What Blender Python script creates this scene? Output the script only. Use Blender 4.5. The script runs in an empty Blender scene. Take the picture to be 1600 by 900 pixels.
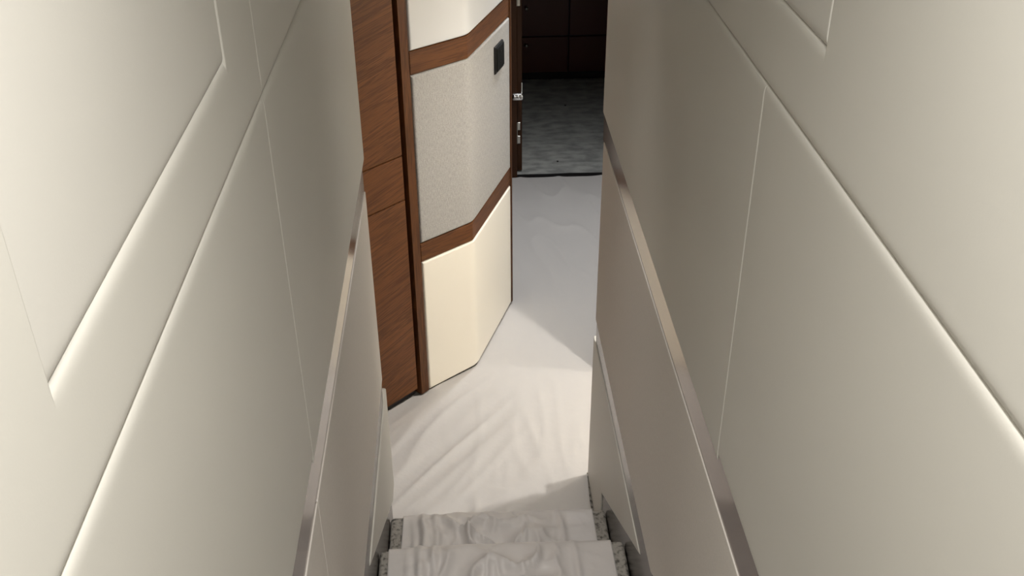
import bpy, bmesh, math
from mathutils import Vector, Matrix, noise

C = bpy.context.scene.collection
S = bpy.context.scene

# ------------------------------------------------------------------ materials
def lin(r, g, b):
    f = lambda c: (c/255/12.92) if c/255 <= .04045 else ((c/255+.055)/1.055)**2.4
    return (f(r), f(g), f(b), 1)

def new_mat(name, col, rough=.5, metal=0.0, spec=.5):
    m = bpy.data.materials.new(name); m.use_nodes = True
    b = m.node_tree.nodes['Principled BSDF']
    b.inputs['Base Color'].default_value = col
    b.inputs['Roughness'].default_value = rough
    b.inputs['Metallic'].default_value = metal
    b.inputs['Specular IOR Level'].default_value = spec
    return m

def N(m, t, **kw):
    n = m.node_tree.nodes.new(t)
    for k, v in kw.items(): setattr(n, k, v)
    return n

def L(m, a, b): m.node_tree.links.new(a, b)

def ramp(m, stops):
    r = N(m, 'ShaderNodeValToRGB'); e = r.color_ramp.elements
    while len(e) < len(stops): e.new(.5)
    for i, (p, c) in enumerate(stops): e[i].position = p; e[i].color = c
    return r

def bump_noise(m, scale, strength, dist=.001, detail=3, stretch=None, coord='Object'):
    b = m.node_tree.nodes['Principled BSDF']
    tc = N(m, 'ShaderNodeTexCoord'); mp = N(m, 'ShaderNodeMapping')
    if stretch: mp.inputs['Scale'].default_value = stretch
    L(m, tc.outputs[coord], mp.inputs['Vector'])
    nz = N(m, 'ShaderNodeTexNoise'); nz.inputs['Scale'].default_value = scale; nz.inputs['Detail'].default_value = detail
    L(m, mp.outputs[0], nz.inputs['Vector'])
    bp = N(m, 'ShaderNodeBump'); bp.inputs['Strength'].default_value = strength; bp.inputs['Distance'].default_value = dist
    L(m, nz.outputs['Fac'], bp.inputs['Height']); L(m, bp.outputs[0], b.inputs['Normal'])
    return nz, mp

def colour_var(m, src, c0, c1, lo=.35, hi=.65):
    r = ramp(m, [(lo, c0), (hi, c1)])
    L(m, src, r.inputs['Fac'])
    L(m, r.outputs[0], m.node_tree.nodes['Principled BSDF'].inputs['Base Color'])

def leather(name, col, rough=.48):
    m = new_mat(name, col, rough, spec=.35)
    nz, mp = bump_noise(m, 420, .10, .0006, 2)
    v = tuple(c*.965 for c in col[:3]) + (1,)
    n2 = N(m, 'ShaderNodeTexNoise'); n2.inputs['Scale'].default_value = 2.2; n2.inputs['Detail'].default_value = 2
    L(m, mp.outputs[0], n2.inputs['Vector'])
    colour_var(m, n2.outputs['Fac'], v, col)
    return m

def fabric(name, col, scale=260, strength=.5, contrast=.82, rough=.85):
    # woven cloth: fine threads along both axes of the panel's own UV
    m = new_mat(name, col, rough, spec=.2)
    tc = N(m, 'ShaderNodeTexCoord')
    outs = []
    for st in ((1, .14, 1), (.7, .6, 1)):
        mp = N(m, 'ShaderNodeMapping'); mp.inputs['Scale'].default_value = st
        L(m, tc.outputs['UV'], mp.inputs['Vector'])
        nz = N(m, 'ShaderNodeTexNoise'); nz.inputs['Scale'].default_value = scale; nz.inputs['Detail'].default_value = 2
        L(m, mp.outputs[0], nz.inputs['Vector']); outs.append(nz.outputs['Fac'])
    ad = N(m, 'ShaderNodeMath', operation='ADD'); L(m, outs[0], ad.inputs[0]); L(m, outs[1], ad.inputs[1])
    hf = N(m, 'ShaderNodeMath', operation='MULTIPLY'); L(m, ad.outputs[0], hf.inputs[0]); hf.inputs[1].default_value = .5
    bp = N(m, 'ShaderNodeBump'); bp.inputs['Strength'].default_value = strength; bp.inputs['Distance'].default_value = .001
    L(m, hf.outputs[0], bp.inputs['Height']); L(m, bp.outputs[0], m.node_tree.nodes['Principled BSDF'].inputs['Normal'])
    colour_var(m, hf.outputs[0], tuple(c*contrast for c in col[:3]) + (1,), col, .38, .62)
    return m

def walnut(name, along='u', tilt=0.0, light=1.0, seed=0.0):
    # flat-sawn walnut; grain runs along u (or v) of the UV map, which is in metres
    m = new_mat(name, lin(112, 70, 42), .46, spec=.25)
    tc = N(m, 'ShaderNodeTexCoord'); mp = N(m, 'ShaderNodeMapping')
    mp.inputs['Location'].default_value = (seed, seed*.7, 0)
    mp.inputs['Rotation'].default_value = (0, 0, tilt)
    L(m, tc.outputs['UV'], mp.inputs['Vector'])
    st = N(m, 'ShaderNodeMapping')
    st.inputs['Scale'].default_value = (1.0, 13, 1) if along == 'u' else (13, 1.0, 1)
    L(m, mp.outputs[0], st.inputs['Vector'])
    n1 = N(m, 'ShaderNodeTexNoise'); n1.inputs['Scale'].default_value = 1.6; n1.inputs['Detail'].default_value = 5
    n1.inputs['Roughness'].default_value = .62; n1.inputs['Distortion'].default_value = .35
    L(m, st.outputs[0], n1.inputs['Vector'])
    st2 = N(m, 'ShaderNodeMapping')
    st2.inputs['Scale'].default_value = (5, 150, 1) if along == 'u' else (150, 5, 1)
    L(m, mp.outputs[0], st2.inputs['Vector'])
    n2 = N(m, 'ShaderNodeTexNoise'); n2.inputs['Scale'].default_value = 1.6; n2.inputs['Detail'].default_value = 3
    L(m, st2.outputs[0], n2.inputs['Vector'])
    mx = N(m, 'ShaderNodeMix'); mx.inputs['Factor'].default_value = .25
    L(m, n1.outputs['Fac'], mx.inputs[2]); L(m, n2.outputs['Fac'], mx.inputs[3])
    k = lambda r, g, b: tuple(min(1, c*light) for c in lin(r, g, b)[:3]) + (1,)
    r = ramp(m, [(.26, k(46, 26, 13)), (.37, k(82, 48, 24)), (.46, k(106, 65, 34)), (.51, k(78, 46, 23)), (.57, k(112, 70, 37)), (.63, k(88, 53, 27)), (.74, k(124, 83, 48))])
    L(m, mx.outputs[0], r.inputs['Fac'])
    L(m, r.outputs[0], m.node_tree.nodes['Principled BSDF'].inputs['Base Color'])
    bp = N(m, 'ShaderNodeBump'); bp.inputs['Strength'].default_value = .12; bp.inputs['Distance'].default_value = .0005
    L(m, n2.outputs['Fac'], bp.inputs['Height']); L(m, bp.outputs[0], m.node_tree.nodes['Principled BSDF'].inputs['Normal'])
    return m

M = {}
M['leather'] = leather('padded_leather', lin(206, 204, 197))
M['hatch'] = leather('hatch_leather', lin(208, 206, 200))
M['wallcloth'] = fabric('wall_cloth', lin(230, 225, 219), 520, .35, .93)
M['cream'] = leather('cream_leather', lin(248, 241, 226), .42)
M['ivory'] = leather('ivory_leather', lin(217, 217, 216), .42)
M['tweed'] = fabric('woven_panel_cloth', lin(181, 178, 173), 420, .35, .70)
M['bronze'] = new_mat('bronze_mirror', lin(110, 96, 88), .13, 1.0)
M['skirt'] = new_mat('smoked_bronze', lin(60, 46, 38), .22, 1.0)
M['walnut_face'] = walnut('walnut_veneer', 'u', -.20, 1.04)
M['walnut_rail'] = walnut('walnut_rail', 'u', 0, .95, 3.1)
M['walnut_post'] = walnut('walnut_stile', 'v', 0, .8, 5.7)
M['dark_wood'] = walnut('dark_walnut', 'v', 0, .45, 1.3)
M['wardrobe'] = new_mat('mahogany', lin(84, 40, 28), .45)
bump_noise(M['wardrobe'], 9, .05, .001, 3, (8, 8, 1))
M['black'] = new_mat('black_shadow_gap', (.006, .005, .005, 1), .6)
M['dirt'] = new_mat('brown_dirt', (.03, .028, .025, 1), .8)
M['plate'] = new_mat('anthracite_plastic', (.006, .006, .0055, 1), .6, spec=.12)
M['plate_rim'] = new_mat('gunmetal_rim', (.016, .0155, .015, 1), .55, spec=.15)
M['chrome'] = new_mat('polished_chrome', (.9, .9, .88, 1), .28, 1.0)
M['steel'] = new_mat('brushed_steel', (.55, .54, .50, 1), .3, 1.0)
M['white_paint'] = new_mat('white_paint', lin(240, 238, 233), .6)
M['lobby_paint'] = new_mat('cream_paint', lin(240, 236, 228), .6)
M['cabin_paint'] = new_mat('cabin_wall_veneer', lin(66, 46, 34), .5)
bump_noise(M['white_paint'], 60, .05); bump_noise(M['lobby_paint'], 60, .05); bump_noise(M['cabin_paint'], 60, .05)

def cloth(name, col, sheen=.0, rough=.6):
    m = new_mat(name, col, rough, spec=.3)
    nz, mp = bump_noise(m, 38, .22, .004, 5)
    return m
M['sheet'] = cloth('white_dust_sheet', lin(186, 182, 178))
M['stairsheet'] = cloth('white_stair_sheet', lin(204, 200, 198), rough=.33)
M['cabincover'] = new_mat('grey_floor_felt', lin(168, 168, 164), .9, spec=.1)
nz, mp = bump_noise(M['cabincover'], 11, .3, .01, 6, (1, 1.9, 1))
colour_var(M['cabincover'], nz.outputs['Fac'], lin(138, 139, 135), lin(172, 172, 167), .36, .62)
M['carpet'] = new_mat('grey_loop_carpet', lin(150, 146, 140), .95, spec=.1)
nz, mp = bump_noise(M['carpet'], 75, .8, .006, 6)
colour_var(M['carpet'], nz.outputs['Fac'], lin(96, 93, 89), lin(160, 156, 149), .34, .52)

def lens_mat(name, col, strength):
    m = new_mat(name, (.9, .9, .9, 1), .4)
    b = m.node_tree.nodes['Principled BSDF']
    b.inputs['Emission Color'].default_value = col; b.inputs['Emission Strength'].default_value = strength
    return m

# ------------------------------------------------------------------ object helpers
def link(name, bm, mat, parent=None, smooth=False, normals=True):
    if normals: bmesh.ops.recalc_face_normals(bm, faces=bm.faces[:])
    me = bpy.data.meshes.new(name); bm.to_mesh(me); bm.free()
    me.materials.append(mat)
    for p in me.polygons: p.use_smooth = smooth
    o = bpy.data.objects.new(name, me); C.objects.link(o)
    if parent: o.parent = parent; o.matrix_parent_inverse = parent.matrix_world.inverted()
    return o

def tag(o, label, cat=None, group=None, kind=None):
    o['label'] = label
    if cat: o['category'] = cat
    if group: o['group'] = group
    o['kind'] = kind or 'thing'
    return o

def empty(name, loc, label, cat, group=None):
    o = bpy.data.objects.new(name, None); C.objects.link(o)
    o.location = loc; o.empty_display_size = .1
    o.matrix_world = Matrix.Translation(loc)
    return tag(o, label, cat, group)

def box(bm, x0, x1, y0, y1, z0, z1, bev=0.0, seg=3):
    vs = [bm.verts.new(p) for p in ((x0,y0,z0),(x1,y0,z0),(x1,y1,z0),(x0,y1,z0),(x0,y0,z1),(x1,y0,z1),(x1,y1,z1),(x0,y1,z1))]
    fs = [bm.faces.new([vs[i] for i in f]) for f in ((0,3,2,1),(4,5,6,7),(0,1,5,4),(1,2,6,5),(2,3,7,6),(3,0,4,7))]
    if bev:
        es = list({e for f in fs for e in f.edges})
        bmesh.ops.bevel(bm, geom=es, offset=bev, segments=seg, affect='EDGES', profile=.5)
    return bm

def prism(bm, pts, z0, z1):
    a = [bm.verts.new((x, y, z0)) for x, y in pts]; b = [bm.verts.new((x, y, z1)) for x, y in pts]
    n = len(pts)
    bm.faces.new(a[::-1]); bm.faces.new(b)
    for i in range(n): bm.faces.new((a[i], a[(i+1) % n], b[(i+1) % n], b[i]))
    return bm

def struct(name, bm, mat, label, smooth=False):
    o = link(name, bm, mat, None, smooth)
    o['kind'] = 'structure'; o['label'] = label
    return o

def prof(d, T, w, p):
    return T*(1-(1-min(max(d, 0)/w, 1))**p)

def panel_lines(a, b, w, extra=()):
    k = [0, .03, .08, .15, .25, .4, .6, .8, 1.0]
    half = (b-a)/2
    s = {round(a+w*q, 6) for q in k if w*q < half} | {round(b-w*q, 6) for q in k if w*q < half} | {round((a+b)/2, 6)}
    s |= {round(e, 6) for e in extra if a < e < b}
    n = max(1, int((b-a)/.12))
    s |= {round(a+(b-a)*i/n, 6) for i in range(n+1)}
    out = []
    for v in sorted(s):
        if not out or v-out[-1] > 2e-4: out.append(v)
    out[-1] = b
    return out

def rect_panel(u0, u1, v0, v1, fmap, T=.0042, w=.024, p=5, hole=None, skirt=.006, extra_u=(), wu=None):
    """padded panel: a height field over a rectangle, rounded off towards its border and its hole"""
    bm = bmesh.new()
    wu = wu or w                                  # rounding of the upright borders
    eu, ev = list(extra_u), []
    if hole:
        k = [0, .03, .08, .15, .25, .4, .6, .8, 1.0]
        for q in k:
            eu += [hole[0]-wu*q, hole[1]+wu*q]; ev += [hole[2]-w*q, hole[3]+w*q]
    us, vs = panel_lines(u0, u1, wu, eu), panel_lines(v0, v1, w, ev)
    uv = bm.loops.layers.uv.new('UVMap')
    grid = {}
    for i, u in enumerate(us):
        for j, v in enumerate(vs):
            h = min(prof(min(u-u0, u1-u), T, wu, p), prof(min(v-v0, v1-v), T, w, p))
            if hole:
                dx = max(hole[0]-u, u-hole[1]); dy = max(hole[2]-v, v-hole[3])
                if dx < -1e-5 and dy < -1e-5: continue
                h = min(h, max(prof(dx, T, wu, p), prof(dy, T, w, p)))
            grid[i, j] = (bm.verts.new(fmap(u, v, h)), u, v)
    for i in range(len(us)-1):
        for j in range(len(vs)-1):
            q = [(i, j), (i+1, j), (i+1, j+1), (i, j+1)]
            if not all(k in grid for k in q): continue
            if hole:
                cu, cv = (us[i]+us[i+1])/2, (vs[j]+vs[j+1])/2
                if hole[0] < cu < hole[1] and hole[2] < cv < hole[3]: continue
            f = bm.faces.new([grid[k][0] for k in q])
            for lp, k in zip(f.loops, q): lp[uv].uv = (grid[k][1], grid[k][2])
    # turn the border back towards the wall so the panel has real thickness
    info = {g[0]: (g[1], g[2]) for g in grid.values()}
    be = [e for e in bm.edges if e.is_boundary]
    back = {}
    for e in be:
        for v in e.verts:
            if v not in back: back[v] = bm.verts.new(fmap(info[v][0], info[v][1], -skirt))
    for e in be:
        a, b = e.verts
        f = bm.faces.new((a, b, back[b], back[a]))
        for lp, k in zip(f.loops, (a, b, a, b)): lp[uv].uv = info[k]
    return bm

def poly_panel(pts, fmap, T=.010, w=.02, p=4, skirt=.006):
    """padded panel with a straight-edged outline given anticlockwise in (u, v)"""
    bm = bmesh.new(); uv = bm.loops.layers.uv.new('UVMap')
    dense = []                                    # extra points so the corner shading stays at the corners
    m0 = len(pts)
    reach = []                                    # how far the inset of a corner runs along its edges
    for i in range(m0):
        p_, q_, r_ = Vector(pts[i-1]), Vector(pts[i]), Vector(pts[(i+1) % m0])
        half = (p_-q_).angle(r_-q_)/2
        reach.append(w/math.tan(half)*1.15+.003)
    for i in range(m0):
        a, b = Vector(pts[i]), Vector(pts[(i+1) % m0]); l = (b-a).length
        d0, d1 = reach[i], l-reach[(i+1) % m0]
        dense.append(tuple(a))
        if d1-d0 > .05:
            k = max(2, int((d1-d0)/.15))
            for d in [d0+(d1-d0)*j/k for j in range(k+1)]: dense.append(tuple(a+(b-a)*(d/l)))
    pts = dense
    n = len(pts)
    def inset(d):
        out = []
        for i in range(n):
            a, b, c = Vector(pts[i-1]), Vector(pts[i]), Vector(pts[(i+1) % n])
            e1, e2 = (b-a).normalized(), (c-b).normalized()
            n1, n2 = Vector((-e1.y, e1.x)), Vector((-e2.y, e2.x))
            k = n1+n2; k = k/max(.15, 1+n1.dot(n2))
            out.append(b+k*d)
        return out
    rings = []
    for q in (-1, 0, .03, .08, .15, .25, .4, .6, .8, 1.0):
        d = max(q, 0)*w
        h = -skirt if q < 0 else prof(d, T, w, p)
        rings.append([(bm.verts.new(fmap(a.x, a.y, h)), a.x, a.y) for a in inset(d)])
    for r0, r1 in zip(rings, rings[1:]):
        for i in range(n):
            q = [r0[i], r0[(i+1) % n], r1[(i+1) % n], r1[i]]
            f = bm.faces.new([k[0] for k in q])
            for lp, k in zip(f.loops, q): lp[uv].uv = (k[1], k[2])
    f = bm.faces.new([k[0] for k in rings[-1]])
    for lp, k in zip(f.loops, rings[-1]): lp[uv].uv = (k[1], k[2])
    return bm

# ------------------------------------------------------------------ stairwell walls
XL, XR = -.254, .380          # finished faces of the two walls
T = .0042
mapL = lambda y, z, h: Vector((XL-T+h, y, z))
mapR = lambda y, z, h: Vector((XR+T-h, y, z))
YB = -1.0                     # wall behind the landing
HC = 3.0                      # stairwell ceiling

struct('wall_left', box(bmesh.new(), XL-.14, XL-T-.0065, YB, 2.30, 0, HC), M['leather'], 'cream stairwell wall on the left behind the padded panels')
struct('wall_right', box(bmesh.new(), XR+T+.0065, XR+.11, YB, 2.60, 0, HC), M['leather'], 'cream stairwell wall on the right behind the padded panels')
struct('wall_back', box(bmesh.new(), XL-.14, XR+.11, YB-.1, YB-.002, 0, HC), M['white_paint'], 'white wall behind the upper landing')
struct('ceiling', box(bmesh.new(), XL-.14, XR+.11, YB-.1, 2.60, HC+.002, HC+.1), M['white_paint'], 'white ceiling over the stairwell')

def wpanel(name, bm, mat, label, cat='wall panel', group=None, smooth=True):
    o = link(name, bm, mat, None, smooth)
    return tag(o, label, cat, group)
G = 'padded stairwell wall panels'
HL = (.513, 1.084, 2.020, 2.80)
wpanel('padded_wall_panel', rect_panel(YB, 1.257, 1.914, HC, mapL, hole=HL, wu=.0048), M['leather'], 'cream padded leather panel framing the raised hatch on the left wall', group=G)
wpanel('wall_hatch', rect_panel(HL[0]-.006, *HL[1:], mapL, T=.0030, wu=.0048), M['hatch'], 'cream leather hatch set into the upper left wall, lower corners in view', 'hatch cover', 'hatches in the stairwell walls')
wpanel('padded_wall_panel', rect_panel(1.257, 2.40, 1.914, HC, mapL, wu=.0048), M['leather'], 'cream padded panel high on the left wall, next to the walnut cabinet', group=G)
wpanel('padded_wall_panel', rect_panel(YB, 1.257, 1.312, 1.914, mapL, wu=.0048), M['leather'], 'large cream padded panel below the hatch on the left wall, nearest the camera', group=G)
wpanel('padded_wall_panel', rect_panel(1.257, 2.385, 1.300, 1.914, mapL, wu=.0048), M['leather'], 'cream padded panel above the far end of the left bronze strip', group=G)
HR = (1.037, 1.75, 2.038, 2.80)
wpanel('padded_wall_panel', rect_panel(YB, 2.67, 1.927, HC, mapR, hole=HR, wu=.0048), M['leather'], 'long cream padded panel along the top of the right wall', group=G)
wpanel('wall_hatch', rect_panel(*HR, mapR, T=.0042, wu=.0048), M['hatch'], 'cream leather hatch at the top edge of the right wall, one lower corner in view', 'hatch cover', 'hatches in the stairwell walls')
wpanel('padded_wall_panel', rect_panel(YB, 1.228, 1.312, 1.927, mapR, wu=.0048), M['leather'], 'large cream padded panel on the right wall, nearest the camera', group=G)
wpanel('padded_wall_panel', rect_panel(1.228, 2.655, 1.300, 1.927, mapR, wu=.0048), M['leather'], 'cream padded panel on the right wall, between its seam and the dark doorway', group=G)

# lower cloth panels, a little prouder than the leather above
def diag(y): return .204+.61*(2.33-y)
mid_far_L = [(2.35, .648), (2.35, 1.236), (1.244, 1.236), (1.244, diag(1.244)), (1.602, .648)]
mid_near_L = [(1.2435, diag(1.2435)), (1.2435, 1.236), (YB, 1.236), (YB, 1.07), (.91, 1.07)]
GM = 'lower cloth wall panels'
def pp(pts, fm, **k):
    # anticlockwise
    a = sum(p[0]*q[1]-q[0]*p[1] for p, q in zip(pts, pts[1:]+pts[:1]))
    return poly_panel(pts if a > 0 else pts[::-1], fm, **k)
wpanel('cloth_wall_panel', pp(mid_far_L, mapL, T=.0042, w=.003, p=4), M['wallcloth'], 'grey cream cloth panel below the left bronze strip, next to the walnut cabinet', group=GM, smooth=True)
wpanel('cloth_wall_panel', pp(mid_near_L, mapL, T=.0042, w=.003, p=4), M['wallcloth'], 'grey cream cloth panel below the left bronze strip, cut by the bottom of the picture', group=GM)
wpanel('cloth_wall_panel', pp([(2.62, .648), (2.62, 1.233), (YB, 1.233), (YB, 1.07), (.91, 1.07), (1.602, .648)], mapR, T=.0042, w=.003, p=4), M['wallcloth'], 'grey cream cloth panel below the bronze strip on the right wall', group=GM)
GT = 'pointed panels above the stair skirting'
wpanel('pointed_wall_panel', pp([(2.41, .204), (2.41, .572), (1.727, .572), (2.33, .204)], mapL, T=.0060, w=.004), M['leather'], 'narrow cream pointed panel above the left stair skirting', group=GT)
wpanel('pointed_wall_panel', pp([(2.64, .004), (2.64, .572), (1.727, .572), (2.33, .204), (2.33, .004)], mapR, T=.0050, w=.004), M['leather'], 'cream pointed panel above the right stair skirting, reaching down to the dust sheet', group=GT)

# bronze strips and skirting
XSL, XSR = XL-.0022, XR+.0022
struct('trim_1', box(bmesh.new(), XL-.0110, XSL, YB, 2.345, 1.228, 1.325), M['bronze'], 'bronze mirror strip along the left wall')
struct('trim_2', box(bmesh.new(), XSR, XR+.0110, YB, 2.645, 1.228, 1.325), M['bronze'], 'bronze mirror strip along the right wall')
struct('trim_3', box(bmesh.new(), XL-.0110, XSL, 1.56, 2.345, .566, .690), M['skirt'], 'lower bronze strip above the pointed panel on the left wall')
struct('trim_4', box(bmesh.new(), XSR, XR+.0110, 1.56, 2.61, .566, .690), M['skirt'], 'lower bronze strip above the pointed panel on the right wall')

def skirt(x0, x1, yend):
    bm = bmesh.new()
    prof_ = [(yend, 0), (yend, .24), (1.60, .66), (.90, 1.09), (YB, 1.09), (YB, 0)]
    a = [bm.verts.new((x0, y, z)) for y, z in prof_]; b = [bm.verts.new((x1, y, z)) for y, z in prof_]
    bm.faces.new(a); bm.faces.new(b[::-1]); n = len(a)
    for i in range(n): bm.faces.new((a[i], b[i], b[(i+1) % n], a[(i+1) % n]))
    return bm
struct('baseboard_left', skirt(XL-.0110, XL-.0030, 2.335), M['skirt'], 'smoked bronze skirting climbing beside the stairs on the left')
struct('baseboard_right', skirt(XR+.0030, XR+.0110, 2.333), M['skirt'], 'smoked bronze skirting climbing beside the stairs on the right')

# ------------------------------------------------------------------ stairs
RISE, GO = .2, .325
NOSE = [(2.27-GO*k, RISE*(k+1)) for k in range(5)]
st = empty('staircase', (.06, 2.27, 0), 'narrow carpeted staircase going down between the cream walls', 'staircase')
for k in range(4):
    y, z = NOSE[k]
    bm = bmesh.new(); box(bm, XL-.002, XR+.002, y-GO+.001, y, .001, z, .012, 4)
    link('step', bm, M['carpet'], st, True)
bm = bmesh.new(); box(bm, XL-.002, XR+.002, YB, NOSE[4][0], .001, NOSE[4][1], .012, 4)
link('landing', bm, M['carpet'], st, True)

def ns(x, y, z=0): return noise.noise(Vector((x, y, z)))
def ridge(v): return 1-abs(v)*2

# dust sheet over the stairs, following treads and risers
def stair_sheet():
    bm = bmesh.new()
    pts = []
    R = .014
    def seg(a, b, n, last=False):
        for i in range(n + (1 if last else 0)):
            t = i/n; pts.append((a[0]+(b[0]-a[0])*t, a[1]+(b[1]-a[1])*t))
    for k in range(5):
        y, z = NOSE[k]
        yb = y-GO if k < 4 else y-.5
        z0 = z-RISE+(.006 if k else .008)
        seg((y+.010, z0+(.02 if k else 0)), (y+.007, z-.016), 14)
        for a in range(5):                       # over the nose
            t = math.radians(90*a/4)
            pts.append((y-R+.0+(R+.005)*math.cos(t), z-R+(R+.005)*math.sin(t)))
        seg((y-R-.01, z+.005), (yb+.035, z+.006), 26)
        if k < 4:
            for a in range(4):                   # sagging curve into the inner corner
                t = math.radians(90*(a+1)/5)
                pts.append((yb+.035-.025*math.sin(t), z+.006+.025*(1-math.cos(t))))
    acc = [0]
    for p, q in zip(pts, pts[1:]): acc.append(acc[-1]+math.dist(p, q))
    sn = [acc[i] for i in range(len(pts)) if any(abs(pts[i][0]-(y-R+.7071*(R+.005))) < 1e-5 for y, z in NOSE)]
    nu = 150; rows = []
    for i, (y, z) in enumerate(pts):
        a, b = pts[max(i-1, 0)], pts[min(i+1, len(pts)-1)]
        ty, tz = b[0]-a[0], b[1]-a[1]; l = math.hypot(ty, tz) or 1
        ny, nz = tz/l, -ty/l                     # outward normal
        if nz < 0 and abs(nz) > abs(ny): ny, nz = -ny, -nz
        if ny < 0 and abs(ny) > abs(nz): ny, nz = -ny, -nz
        s = acc[i]
        step_t = min(1, max(0, z/.4))
        x0 = -.208-.024*step_t+.004*ns(s*3, 1.2); x1 = .334+.014*step_t+.005*ns(s*3, 7.7)
        row = []
        for j in range(nu+1):
            t = j/nu; x = x0+(x1-x0)*t
            e = min(1, min(t, 1-t)/.08)
            mid = .10+.90*math.exp(-((x-.04)/.17)**4)
            near = min(abs(s-q_) for q_ in sn)                 # pulled tight over each nosing
            tight = .10+.90*(1-math.exp(-(near/.035)**2))
            wob = .010*ns(s*7, .3)
            w1 = max(0, ridge(ns(x*8+s*3.0, s*6-x*3, 3.3)))**4
            w2 = max(0, ridge(ns(x*5-s*6, s*4.5+x*2, 9.1)))**5
            w3 = max(0, ridge(ns(x*17, s*15, 5.5)))**3
            if y > 2.262 and z < .184: tight = .05
            h = e*mid*tight*(.034*w1+.034*w2+.012*w3)
            for xf, wf, hf in ((-.155, .012, .016), (-.118, .009, .010), (-.185, .010, .006), (.245, .010, .008)):
                h += e*hf*(.25+.75*tight)*math.exp(-((x-xf-wob)/wf)**2)
            h += .0006
            row.append(bm.verts.new((x, y+ny*h, z+nz*h)))
        rows.append(row)
    for r0, r1 in zip(rows, rows[1:]):
        for j in range(nu): bm.faces.new((r0[j], r0[j+1], r1[j+1], r1[j]))
    o = link('stair_dust_sheet', bm, M['stairsheet'], None, True)
    md = o.modifiers.new('thickness', 'SOLIDIFY'); md.thickness = .0012; md.offset = 1
    return o
tag(stair_sheet(), 'crumpled white dust sheet running down over the carpeted steps', 'dust sheet', 'dust sheets')

# ------------------------------------------------------------------ lobby
P0 = Vector((-.173, 3.133)); PM = Vector((.011, 3.281)); PK = Vector((.170, 3.732))
CD = Vector((.7145, .6997)).normalized()          # cabinet front, left to right
CN = Vector((CD.y, -CD.x))                        # towards the lobby
CE = P0-CD*.042                                   # right edge of the cabinet
CL = CE-CD*.90
HL_ = 2.06                                        # lobby ceiling
CORR = .96                                        # right side of the corridor

def pathpt(u, r=.022):
    la = (PM-P0).length
    da, db = (PM-P0).normalized(), (PK-PM).normalized()
    na, nb = Vector((da.y, -da.x)), Vector((db.y, -db.x))
    s = u-la
    t = min(1, max(0, (s+r)/(2*r))); t = t*t*(3-2*t)
    nrm = (na*(1-t)+nb*t).normalized()
    if s < -r: p = P0+da*u
    elif s > r: p = PM+db*s
    else:
        q = (s+r)/(2*r)
        a, c = PM-da*r, PM+db*r
        p = a*(1-q)**2+PM*2*q*(1-q)+c*q*q
    return p, nrm
LAB = (PM-P0).length+(PK-PM).length
FOLD = [(PM-P0).length+.022*k/5 for k in range(-6, 7)]
FOLDR = [(PM-P0).length+.003*k/2 for k in range(-3, 4)]
def mapB(u, v, h):
    p, n = pathpt(u); q = p+n*h
    return Vector((q.x, q.y, v))

def mapR_(u, v, h):
    p, n = pathpt(u, .003); q = p+n*h
    return Vector((q.x, q.y, v))

bh = empty('panelled_bulkhead', (.0, 3.3, 0), 'folded wall unit of cream and tweed panels between walnut rails', 'wall panelling')
# core set back behind the panels
da = (PM-P0).normalized(); db = (PK-PM).normalized()
na = Vector((da.y, -da.x)); nb = Vector((db.y, -db.x)); nm = (na+nb).normalized()
a, b_, c = P0-na*.006-da*.002, PM-nm*.008, PK-nb*.006
bm = bmesh.new(); prism(bm, [tuple(a), tuple(b_), tuple(c), (c.x-.012, 4.93), (-.6, 4.93), (-.6, 3.62), tuple(P0-na*.14)], .012, HL_-.005)
link('core', bm, M['dark_wood'], bh)
o = link('lower_panel', rect_panel(.006, LAB-.010, .014, .566, mapB, T=.009, w=.012, extra_u=FOLD), M['cream'], bh, True); o['label'] = 'plain cream leather lower panel'
o = link('cloth_panel', rect_panel(.006, LAB-.010, .642, 1.246, mapB, T=.009, w=.014, extra_u=FOLD), M['tweed'], bh, True); o['label'] = 'grey tweed cloth middle panel'
o = link('upper_panel', rect_panel(.006, LAB-.010, 1.326, HL_-.02, mapB, T=.009, w=.012, extra_u=FOLD), M['ivory'], bh, True); o['label'] = 'ivory leather upper panel'
for v0, v1, nm_ in ((.568, .640, 'lower'), (1.248, 1.324, 'upper')):
    link('rail', rect_panel(.004, LAB-.004, v0, v1, mapR_, T=.006, w=.002, p=2, extra_u=FOLDR), M['walnut_rail'], bh, False)
def mapS(u, v, h):
    q = CE+CD*u+CN*h
    return Vector((q.x, q.y, v))
o = link('stile', rect_panel(.005, .043, .012, HL_-.02, mapS, T=.010, w=.002, p=2, skirt=.03), M['walnut_post'], bh, False)
def mapK(u, v, h):
    q = PK+db*u+nb*h
    return Vector((q.x, q.y, v))
link('corner_post', rect_panel(-.009, .006, .012, HL_-.02, mapK, T=.011, w=.002, p=2, skirt=.03), M['walnut_post'], bh, False)

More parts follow.
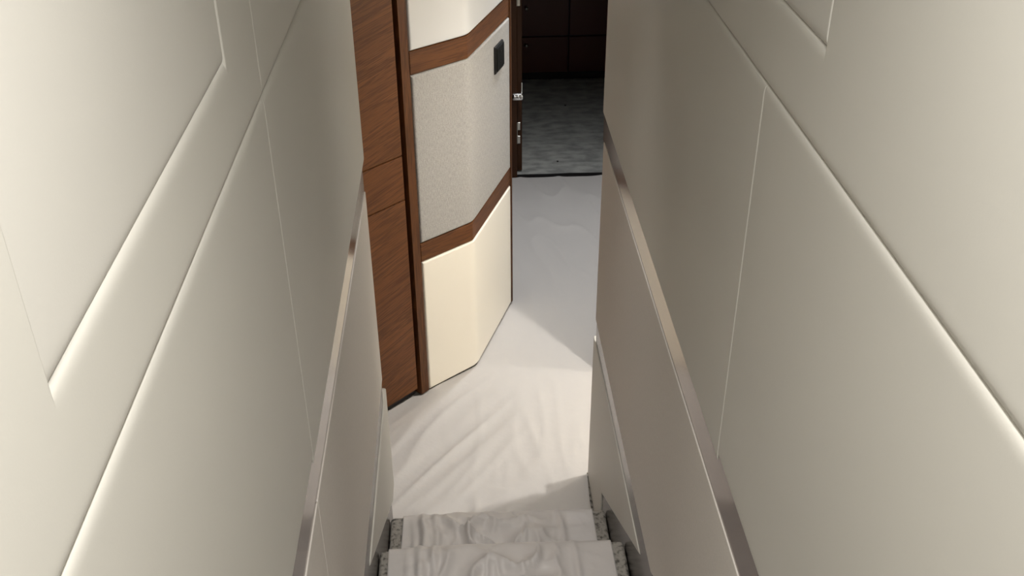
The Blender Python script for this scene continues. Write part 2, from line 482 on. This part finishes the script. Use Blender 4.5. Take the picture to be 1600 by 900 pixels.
# light switch on the tweed panel
laK = (PM-P0).length
def locB(px, py): return (Vector((px, py))-PM).dot(db)
us0, us1 = locB(.1035, 3.535), locB(.135, 3.627)
def mapW(u, v, h):
    q = PM+db*u+nb*(.0095+h)
    return Vector((q.x, q.y, v))
sw = empty('light_switch', (mapW((us0+us1)/2, 1.09, 0)), 'black rectangular switch plate on the tweed panel', 'light switch')
link('switch_plate', rect_panel(us0, us1, 1.096, 1.196, mapW, T=.007, w=.003, p=2, skirt=0.0), M['plate_rim'], sw)
um = (us0+us1)/2
mapW2 = lambda u, v, h: mapW(u, v, h+.007)
link('rocker', rect_panel(us0+.008, us1-.004, 1.104, 1.190, mapW2, T=.004, w=.003, p=2, skirt=0.0), M['plate'], sw)
for vz in (1.128, 1.168):
    bm = bmesh.new()
    ctr = mapW2(um, vz, .004)
    bmesh.ops.create_uvsphere(bm, u_segments=12, v_segments=8, radius=.003, matrix=Matrix.Translation(ctr))
    link('indicator', bm, M['plate_rim'], sw, True)

# walnut cabinet left of the bulkhead
cab = empty('walnut_cabinet', (CE.x-.3, CE.y-.3, 0), 'tall walnut cabinet with horizontal grain beside the left stairwell wall', 'cabinet')
bk = -CN*.42
q = [CE-CN*.012, CE-CN*.012+bk, CL-CN*.012+bk, CL-CN*.012]
bm = bmesh.new(); prism(bm, [tuple(k) for k in q], .04, HL_-.01); link('carcass', bm, M['black'], cab)
q = [CE-CN*.02-CD*.004, CE-CN*.02+bk, CL-CN*.02+bk, CL-CN*.02]
bm = bmesh.new(); prism(bm, [tuple(k) for k in q], .007, .04); link('toe_kick', bm, M['black'], cab)
def mapC(u, v, h):
    q = CE+CD*(u-.90)+CN*(h-.006)
    return Vector((q.x, q.y, v))
for u0, u1 in ((.898-.450, .894), (0, .898-.454)):
    for v0, v1 in ((.042, .8285), (.8315, .9885), (.9915, HL_-.02)):
        link('cabinet_front', rect_panel(u0, u1, v0, v1, mapC, T=.008, w=.0015, p=2, skirt=.006), M['walnut_face'], cab, False)

# floors
struct('floor', box(bmesh.new(), -1.3, 1.6, 2.272, 4.97, -.06, -.002), M['carpet'], 'carpeted lobby floor under the dust sheet')
struct('floor_cabin', box(bmesh.new(), -.8, 2.0, 4.972, 6.9, -.06, -.004), M['carpet'], 'carpeted cabin floor under the grey felt')

def xleft(y):
    if y < 2.372: return XL+.002
    if y < P0.y-.03: return max(-1.05, P0.x+(y-P0.y)*CD.x/CD.y-.022)
    if y < P0.y: return P0.x+(y-P0.y)*CD.x/CD.y+.004
    if y < PM.y: return P0.x+(PM.x-P0.x)*(y-P0.y)/(PM.y-P0.y)+.004
    if y < PK.y: return PM.x+(PK.x-PM.x)*(y-PM.y)/(PK.y-PM.y)+.004
    return PK.x+.004
def fh(x, y):
    h = .0022*ns(x*2.2, y*2.2, .4)+.002
    # long soft creases fanning out from the cabinet corner
    ang = math.radians(52)
    a, b = x*math.cos(ang)+y*math.sin(ang), -x*math.sin(ang)+y*math.cos(ang)
    f1 = math.exp(-((x+.12)/.26)**2-((y-2.80)/.30)**2)
    h += .014*f1*max(0, ridge(ns(a*1.6, b*13, 2.0)))**2
    f3 = math.exp(-((x-.20)/.22)**2-((y-2.85)/.28)**2)
    h += .007*f3*max(0, ridge(ns(x*13, y*2.2, 6.0)))**2
    f2 = math.exp(-((x-.02)/.20)**2-((y-2.42)/.13)**2)
    h += .012*f2*max(0, ridge(ns(x*6+y*3, y*7-x*3, 8.0)))**3
    f4 = math.exp(-((y-4.4)/.9)**2)
    h += .009*f4*max(0, ridge(ns(x*7+y*2.4, y*2.6-x*1.5, 4.4)))**3
    h += .0008*ns(x*14, y*14, 3)
    return max(h, .0004)+.002
def lobby_sheet():
    bm = bmesh.new()
    ys = [2.300+.0081*i for i in range(43)]            # up to the end of the right wall
    ys[-1] = 2.6455
    ys += [2.650+(4.945-2.650)*i/230 for i in range(231)]
    xs = [-1.06+.010*j for j in range(242)]
    rows = []
    for y in ys:
        x0, x1 = xleft(y), (XR-.009+.006*abs(y-2.5)/.15 if y < 2.648 else (1.35 if y < 3.205 else (CORR-.01 if y > 3.275 else .515)))
        rows.append([bm.verts.new((min(max(x, x0), x1), y, fh(min(max(x, x0), x1), y))) for x in xs])
    for r0, r1 in zip(rows, rows[1:]):
        for j in range(len(xs)-1):
            q = (r0[j], r0[j+1], r1[j+1], r1[j])
            if max(v.co.x for v in q)-min(v.co.x for v in q) < 1e-6: continue
            bm.faces.new(q)
    bmesh.ops.remove_doubles(bm, verts=bm.verts[:], dist=.0002)
    bmesh.ops.dissolve_degenerate(bm, edges=bm.edges[:], dist=.0001)
    return link('floor_dust_sheet', bm, M['sheet'], None, True)
tag(lobby_sheet(), 'smooth white dust sheet spread over the lobby floor at the foot of the stairs', 'dust sheet', 'dust sheets')

# lobby shell
struct('wall_lobby_left', box(bmesh.new(), -1.4, -1.28, 2.2, 3.6, 0, HL_), M['lobby_paint'], 'cream wall at the left end of the lobby')
struct('wall_lobby_near', box(bmesh.new(), -1.3, XL-.142, 2.10, 2.299, 0, HL_), M['lobby_paint'], 'cream lobby wall behind the left stairwell wall')
struct('wall_lobby_side', box(bmesh.new(), XR+.112, 1.6, 2.45, 2.60, 0, HL_), M['lobby_paint'], 'cream lobby wall behind the right stairwell wall')
struct('wall_lobby_right', box(bmesh.new(), 1.40, 1.6, 2.602, 3.30, 0, HL_), M['lobby_paint'], 'cream wall at the right end of the lobby')
struct('wall_partition', box(bmesh.new(), .488, 1.398, 3.21, 3.27, 0, HL_), M['lobby_paint'], 'partition standing out from the right side of the lobby')
struct('wall_corridor', box(bmesh.new(), CORR, CORR+.1, 3.272, 4.948, 0, HL_), M['lobby_paint'], 'cream corridor wall right of the cabin door')
struct('ceiling_lobby', box(bmesh.new(), -1.3, 1.6, 2.302, 4.97, HL_+.002, HL_+.08), M['white_paint'], 'white ceiling over the lobby')
struct('wall_bulkhead', box(bmesh.new(), XL-.14, XR+.11, 2.302, 2.45, HL_+.082, HC), M['white_paint'], 'white drop wall above the foot of the stairs')

# ------------------------------------------------------------------ cabin door
dr = bpy.data.objects.new('door_1', None); C.objects.link(dr); dr.location = (.25, 4.97, 0); dr.matrix_world = Matrix.Translation((.25, 4.97, 0))
dr['kind'] = 'structure'; dr['label'] = 'dark wooden cabin door standing open beyond the panelled wall unit'
bm = bmesh.new(); box(bm, .16, .268, 4.952, 5.035, 0, 2.0, .003, 2); box(bm, .90, .96, 4.952, 5.035, 0, 2.0, .003, 2); box(bm, .16, .96, 4.952, 5.035, 1.95, 2.04, .003, 2)
link('door_frame', bm, M['dark_wood'], dr)
bm = bmesh.new(); box(bm, .2705, .297, 5.012, 5.68, .016, 1.945, .003, 2)
lf = link('door_leaf', bm, M['dark_wood'], dr)
for z0, z1 in ((.174, .292), (.90, 1.01), (1.62, 1.73)):
    bm = bmesh.new()
    gap = (z1-z0)*.28
    box(bm, .2735, .2875, 5.004, 5.0125, z0, z0+(z1-z0-gap)/2, .0012, 1)
    box(bm, .2735, .2875, 5.004, 5.0125, z1-(z1-z0-gap)/2, z1, .0012, 1)
    r = bmesh.ops.create_cone(bm, cap_ends=True, segments=12, radius1=.004, radius2=.004, depth=z1-z0, matrix=Matrix.Translation((.2695, 5.005, (z0+z1)/2)))
    h = link('hinge', bm, M['steel'], lf); h['label'] = 'steel hinge'
# chrome door catch on the frame
bm = bmesh.new()
box(bm, .243, .294, 4.930, 4.952, .442, .477, .004, 2)
box(bm, .283, .296, 4.915, 4.952, .452, .473, .003, 2)
for x in (.254, .272):
    bmesh.ops.create_uvsphere(bm, u_segments=12, v_segments=8, radius=.0105, matrix=Matrix.Translation((x, 4.928, .465)))
box(bm, .289, .2945, 4.942, 4.950, .470, .530, .001, 1)
h = link('door_catch', bm, M['chrome'], dr, True); h['label'] = 'bright chrome door catch'
bm = bmesh.new(); box(bm, .268, .90, 4.950, 4.990, -.03, .0035, .0, 1)
link('threshold', bm, M['black'], dr)

# ------------------------------------------------------------------ dark cabin
struct('wall_cabin_left', box(bmesh.new(), -.9, -.8, 5.05, 6.9, 0, HL_), M['cabin_paint'], 'dark left wall of the cabin')
struct('wall_cabin_right', box(bmesh.new(), 2.0, 2.1, 5.05, 6.9, 0, HL_), M['cabin_paint'], 'dark right wall of the cabin')
struct('wall_cabin_back', box(bmesh.new(), -.9, 2.1, 6.9, 7.0, 0, HL_), M['cabin_paint'], 'dark back wall of the cabin')
struct('ceiling_cabin', box(bmesh.new(), -.9, 2.1, 5.04, 7.0, HL_+.002, HL_+.08), M['cabin_paint'], 'dark ceiling of the cabin')
bm = bmesh.new(); box(bm, -.9, .158, 4.952, 5.035, 0, HL_); box(bm, .962, 2.1, 4.952, 5.035, 0, HL_); box(bm, .158, .962, 4.952, 5.035, 2.042, HL_)
struct('wall_cabin_front', bm, M['cabin_paint'], 'wall around the cabin door')

def cover():
    bm = bmesh.new(); rows = []
    nx, ny = 150, 120
    for i in range(ny+1):
        y = 4.985+(6.385-4.985)*i/ny
        row = []
        for j in range(nx+1):
            x = .05+(1.95-.05)*j/nx
            h = .003+.003*max(0, ridge(ns(x*2, y*7, 1)))**2+.002*ns(x*5, y*9, 5)
            row.append(bm.verts.new((x, y, max(.001, h))))
        rows.append(row)
    for r0, r1 in zip(rows, rows[1:]):
        for j in range(nx): bm.faces.new((r0[j], r0[j+1], r1[j+1], r1[j]))
    return link('floor_felt', bm, M['cabincover'], None, True)
tag(cover(), 'grey mottled protective felt on the floor of the dark cabin', 'floor cover')
# two dark specks on the felt
for (x, y, s), lb in zip(((.497, 5.13, .006), (.615, 5.93, .006)), ('dark scrap of dirt on the grey felt near the cabin threshold', 'dark scrap of dirt on the grey felt deep in the cabin')):
    bm = bmesh.new()
    bmesh.ops.create_icosphere(bm, subdivisions=2, radius=s, matrix=Matrix.Translation((x, y, .008)) @ Matrix.Diagonal((1, 1.3, .5, 1)))
    for v in bm.verts: v.co += v.normal*.002*ns(v.co.x*300, v.co.y*300)
    tag(link('dirt_scrap', bm, M['dirt'], None, True), lb, 'dirt', 'scraps on the felt')

wd = empty('cabin_wardrobe', (.9, 6.4, 0), 'dark mahogany wardrobe fronts at the far end of the unlit cabin', 'wardrobe')
bm = bmesh.new(); box(bm, .1, 1.95, 6.40, 6.88, .002, 2.04); link('carcass', bm, M['black'], wd)
mapD = lambda u, v, h: Vector((u, 6.398-h, v))
for i in range(4):
    u0 = .135+.54*(i-0)
    if u0+.54 > 1.96: u1 = 1.95
    else: u1 = u0+.54
    if u1-u0 < .1: continue
    for v0, v1 in ((.05, .284), (.290, 2.03)):
        f = link('wardrobe_front', rect_panel(u0+.003, u1-.003, v0, v1, mapD, T=.010, w=.003, p=2), M['wardrobe'], wd)
        kx, kz = u0+.27, (.236 if v1 < .5 else .473)
        bm = bmesh.new()
        bmesh.ops.create_uvsphere(bm, u_segments=14, v_segments=10, radius=.013, matrix=Matrix.Translation((kx, 6.372, kz)))
        bmesh.ops.create_cone(bm, cap_ends=True, segments=12, radius1=.006, radius2=.006, depth=.02, matrix=Matrix.Translation((kx, 6.382, kz)) @ Matrix.Rotation(math.pi/2, 4, 'X'))
        link('knob', bm, M['steel'], f, True)

# ------------------------------------------------------------------ lamps
def downlight(x, y, z, power, size, col, label, spot=None, blend=1.0, group='recessed ceiling downlights'):
    t = empty('ceiling_downlight', (x, y, z), label, 'ceiling light', group)
    r = size/2
    bm = bmesh.new()
    bmesh.ops.create_cone(bm, cap_ends=False, segments=32, radius1=r*1.25, radius2=r*1.02, depth=.012, matrix=Matrix.Translation((x, y, z-.006)))
    o = link('bezel', bm, M['steel'], t, True); sd = o.modifiers.new('thickness', 'SOLIDIFY'); sd.thickness = .003
    bm = bmesh.new()
    bmesh.ops.create_circle(bm, cap_ends=True, segments=32, radius=r, matrix=Matrix.Translation((x, y, z-.002)))
    link('lens', bm, lens_mat('lamp_lens', col+(1,), 2.0), t)
    if spot:
        ld = bpy.data.lights.new('lamp', 'SPOT'); ld.spot_size = math.radians(spot); ld.spot_blend = blend; ld.shadow_soft_size = r
    else:
        ld = bpy.data.lights.new('lamp', 'AREA'); ld.shape = 'DISK'; ld.size = size
    ld.energy = power; ld.color = col
    lo = bpy.data.objects.new('lamp', ld); C.objects.link(lo)
    lo.location = (x, y, z-.016)
    lo.parent = t; lo.matrix_parent_inverse = t.matrix_world.inverted()
    return t
WARM = (1.0, .97, .925); NEUT = (1.0, .965, .915); COOL = (.93, .96, 1.0)
downlight(.10, .24, HC, 120, .14, NEUT, 'ceiling downlight above the head of the stairs', spot=118, blend=.85)
downlight(.06, 2.02, HC, 50, .10, NEUT, 'added fill light, out of view above the foot of the stairs', spot=34)  # unseen narrow spot added to brighten the lower steps and the shadowed floor
downlight(.771, 2.764, HL_, 78, .05, WARM, 'ceiling downlight over the right side of the lobby, nearer the stairs', spot=135)
downlight(1.10, 3.10, HL_, 30, .08, WARM, 'ceiling downlight over the right side of the lobby, beside the partition', spot=140)
downlight(.50, 4.00, HL_, 88, .10, COOL, 'ceiling downlight over the corridor before the cabin door', spot=104)

w = bpy.data.worlds.new('world'); S.world = w; w.use_nodes = True
w.node_tree.nodes['Background'].inputs[0].default_value = (.05, .05, .055, 1)
w.node_tree.nodes['Background'].inputs[1].default_value = .3

# ------------------------------------------------------------------ camera
f, pitch, yaw, roll = 1619.72, .556351, .0477094, .0064498
fwd = Vector((math.sin(yaw)*math.cos(pitch), math.cos(yaw)*math.cos(pitch), -math.sin(pitch)))
right = Vector((math.cos(yaw), -math.sin(yaw), 0)); down = fwd.cross(right)
r_ = right*math.cos(roll)+down*math.sin(roll); d_ = down*math.cos(roll)-right*math.sin(roll)
cd = bpy.data.cameras.new('camera'); cd.sensor_width = 36; cd.lens = f/1600*36; cd.clip_start = .02
cam = bpy.data.objects.new('camera', cd); C.objects.link(cam)
mt = Matrix(((r_.x, -d_.x, -fwd.x, 0), (r_.y, -d_.y, -fwd.y, 0), (r_.z, -d_.z, -fwd.z, 2.4), (0, 0, 0, 1)))
cam.matrix_world = mt
S.camera = cam
S.view_settings.view_transform = 'Standard'; S.view_settings.look = 'None'
S.view_settings.gamma = 1; S.view_settings.use_curve_mapping = False
S.view_settings.exposure = 0.0
S.cycles.max_bounces = 10; S.cycles.diffuse_bounces = 6
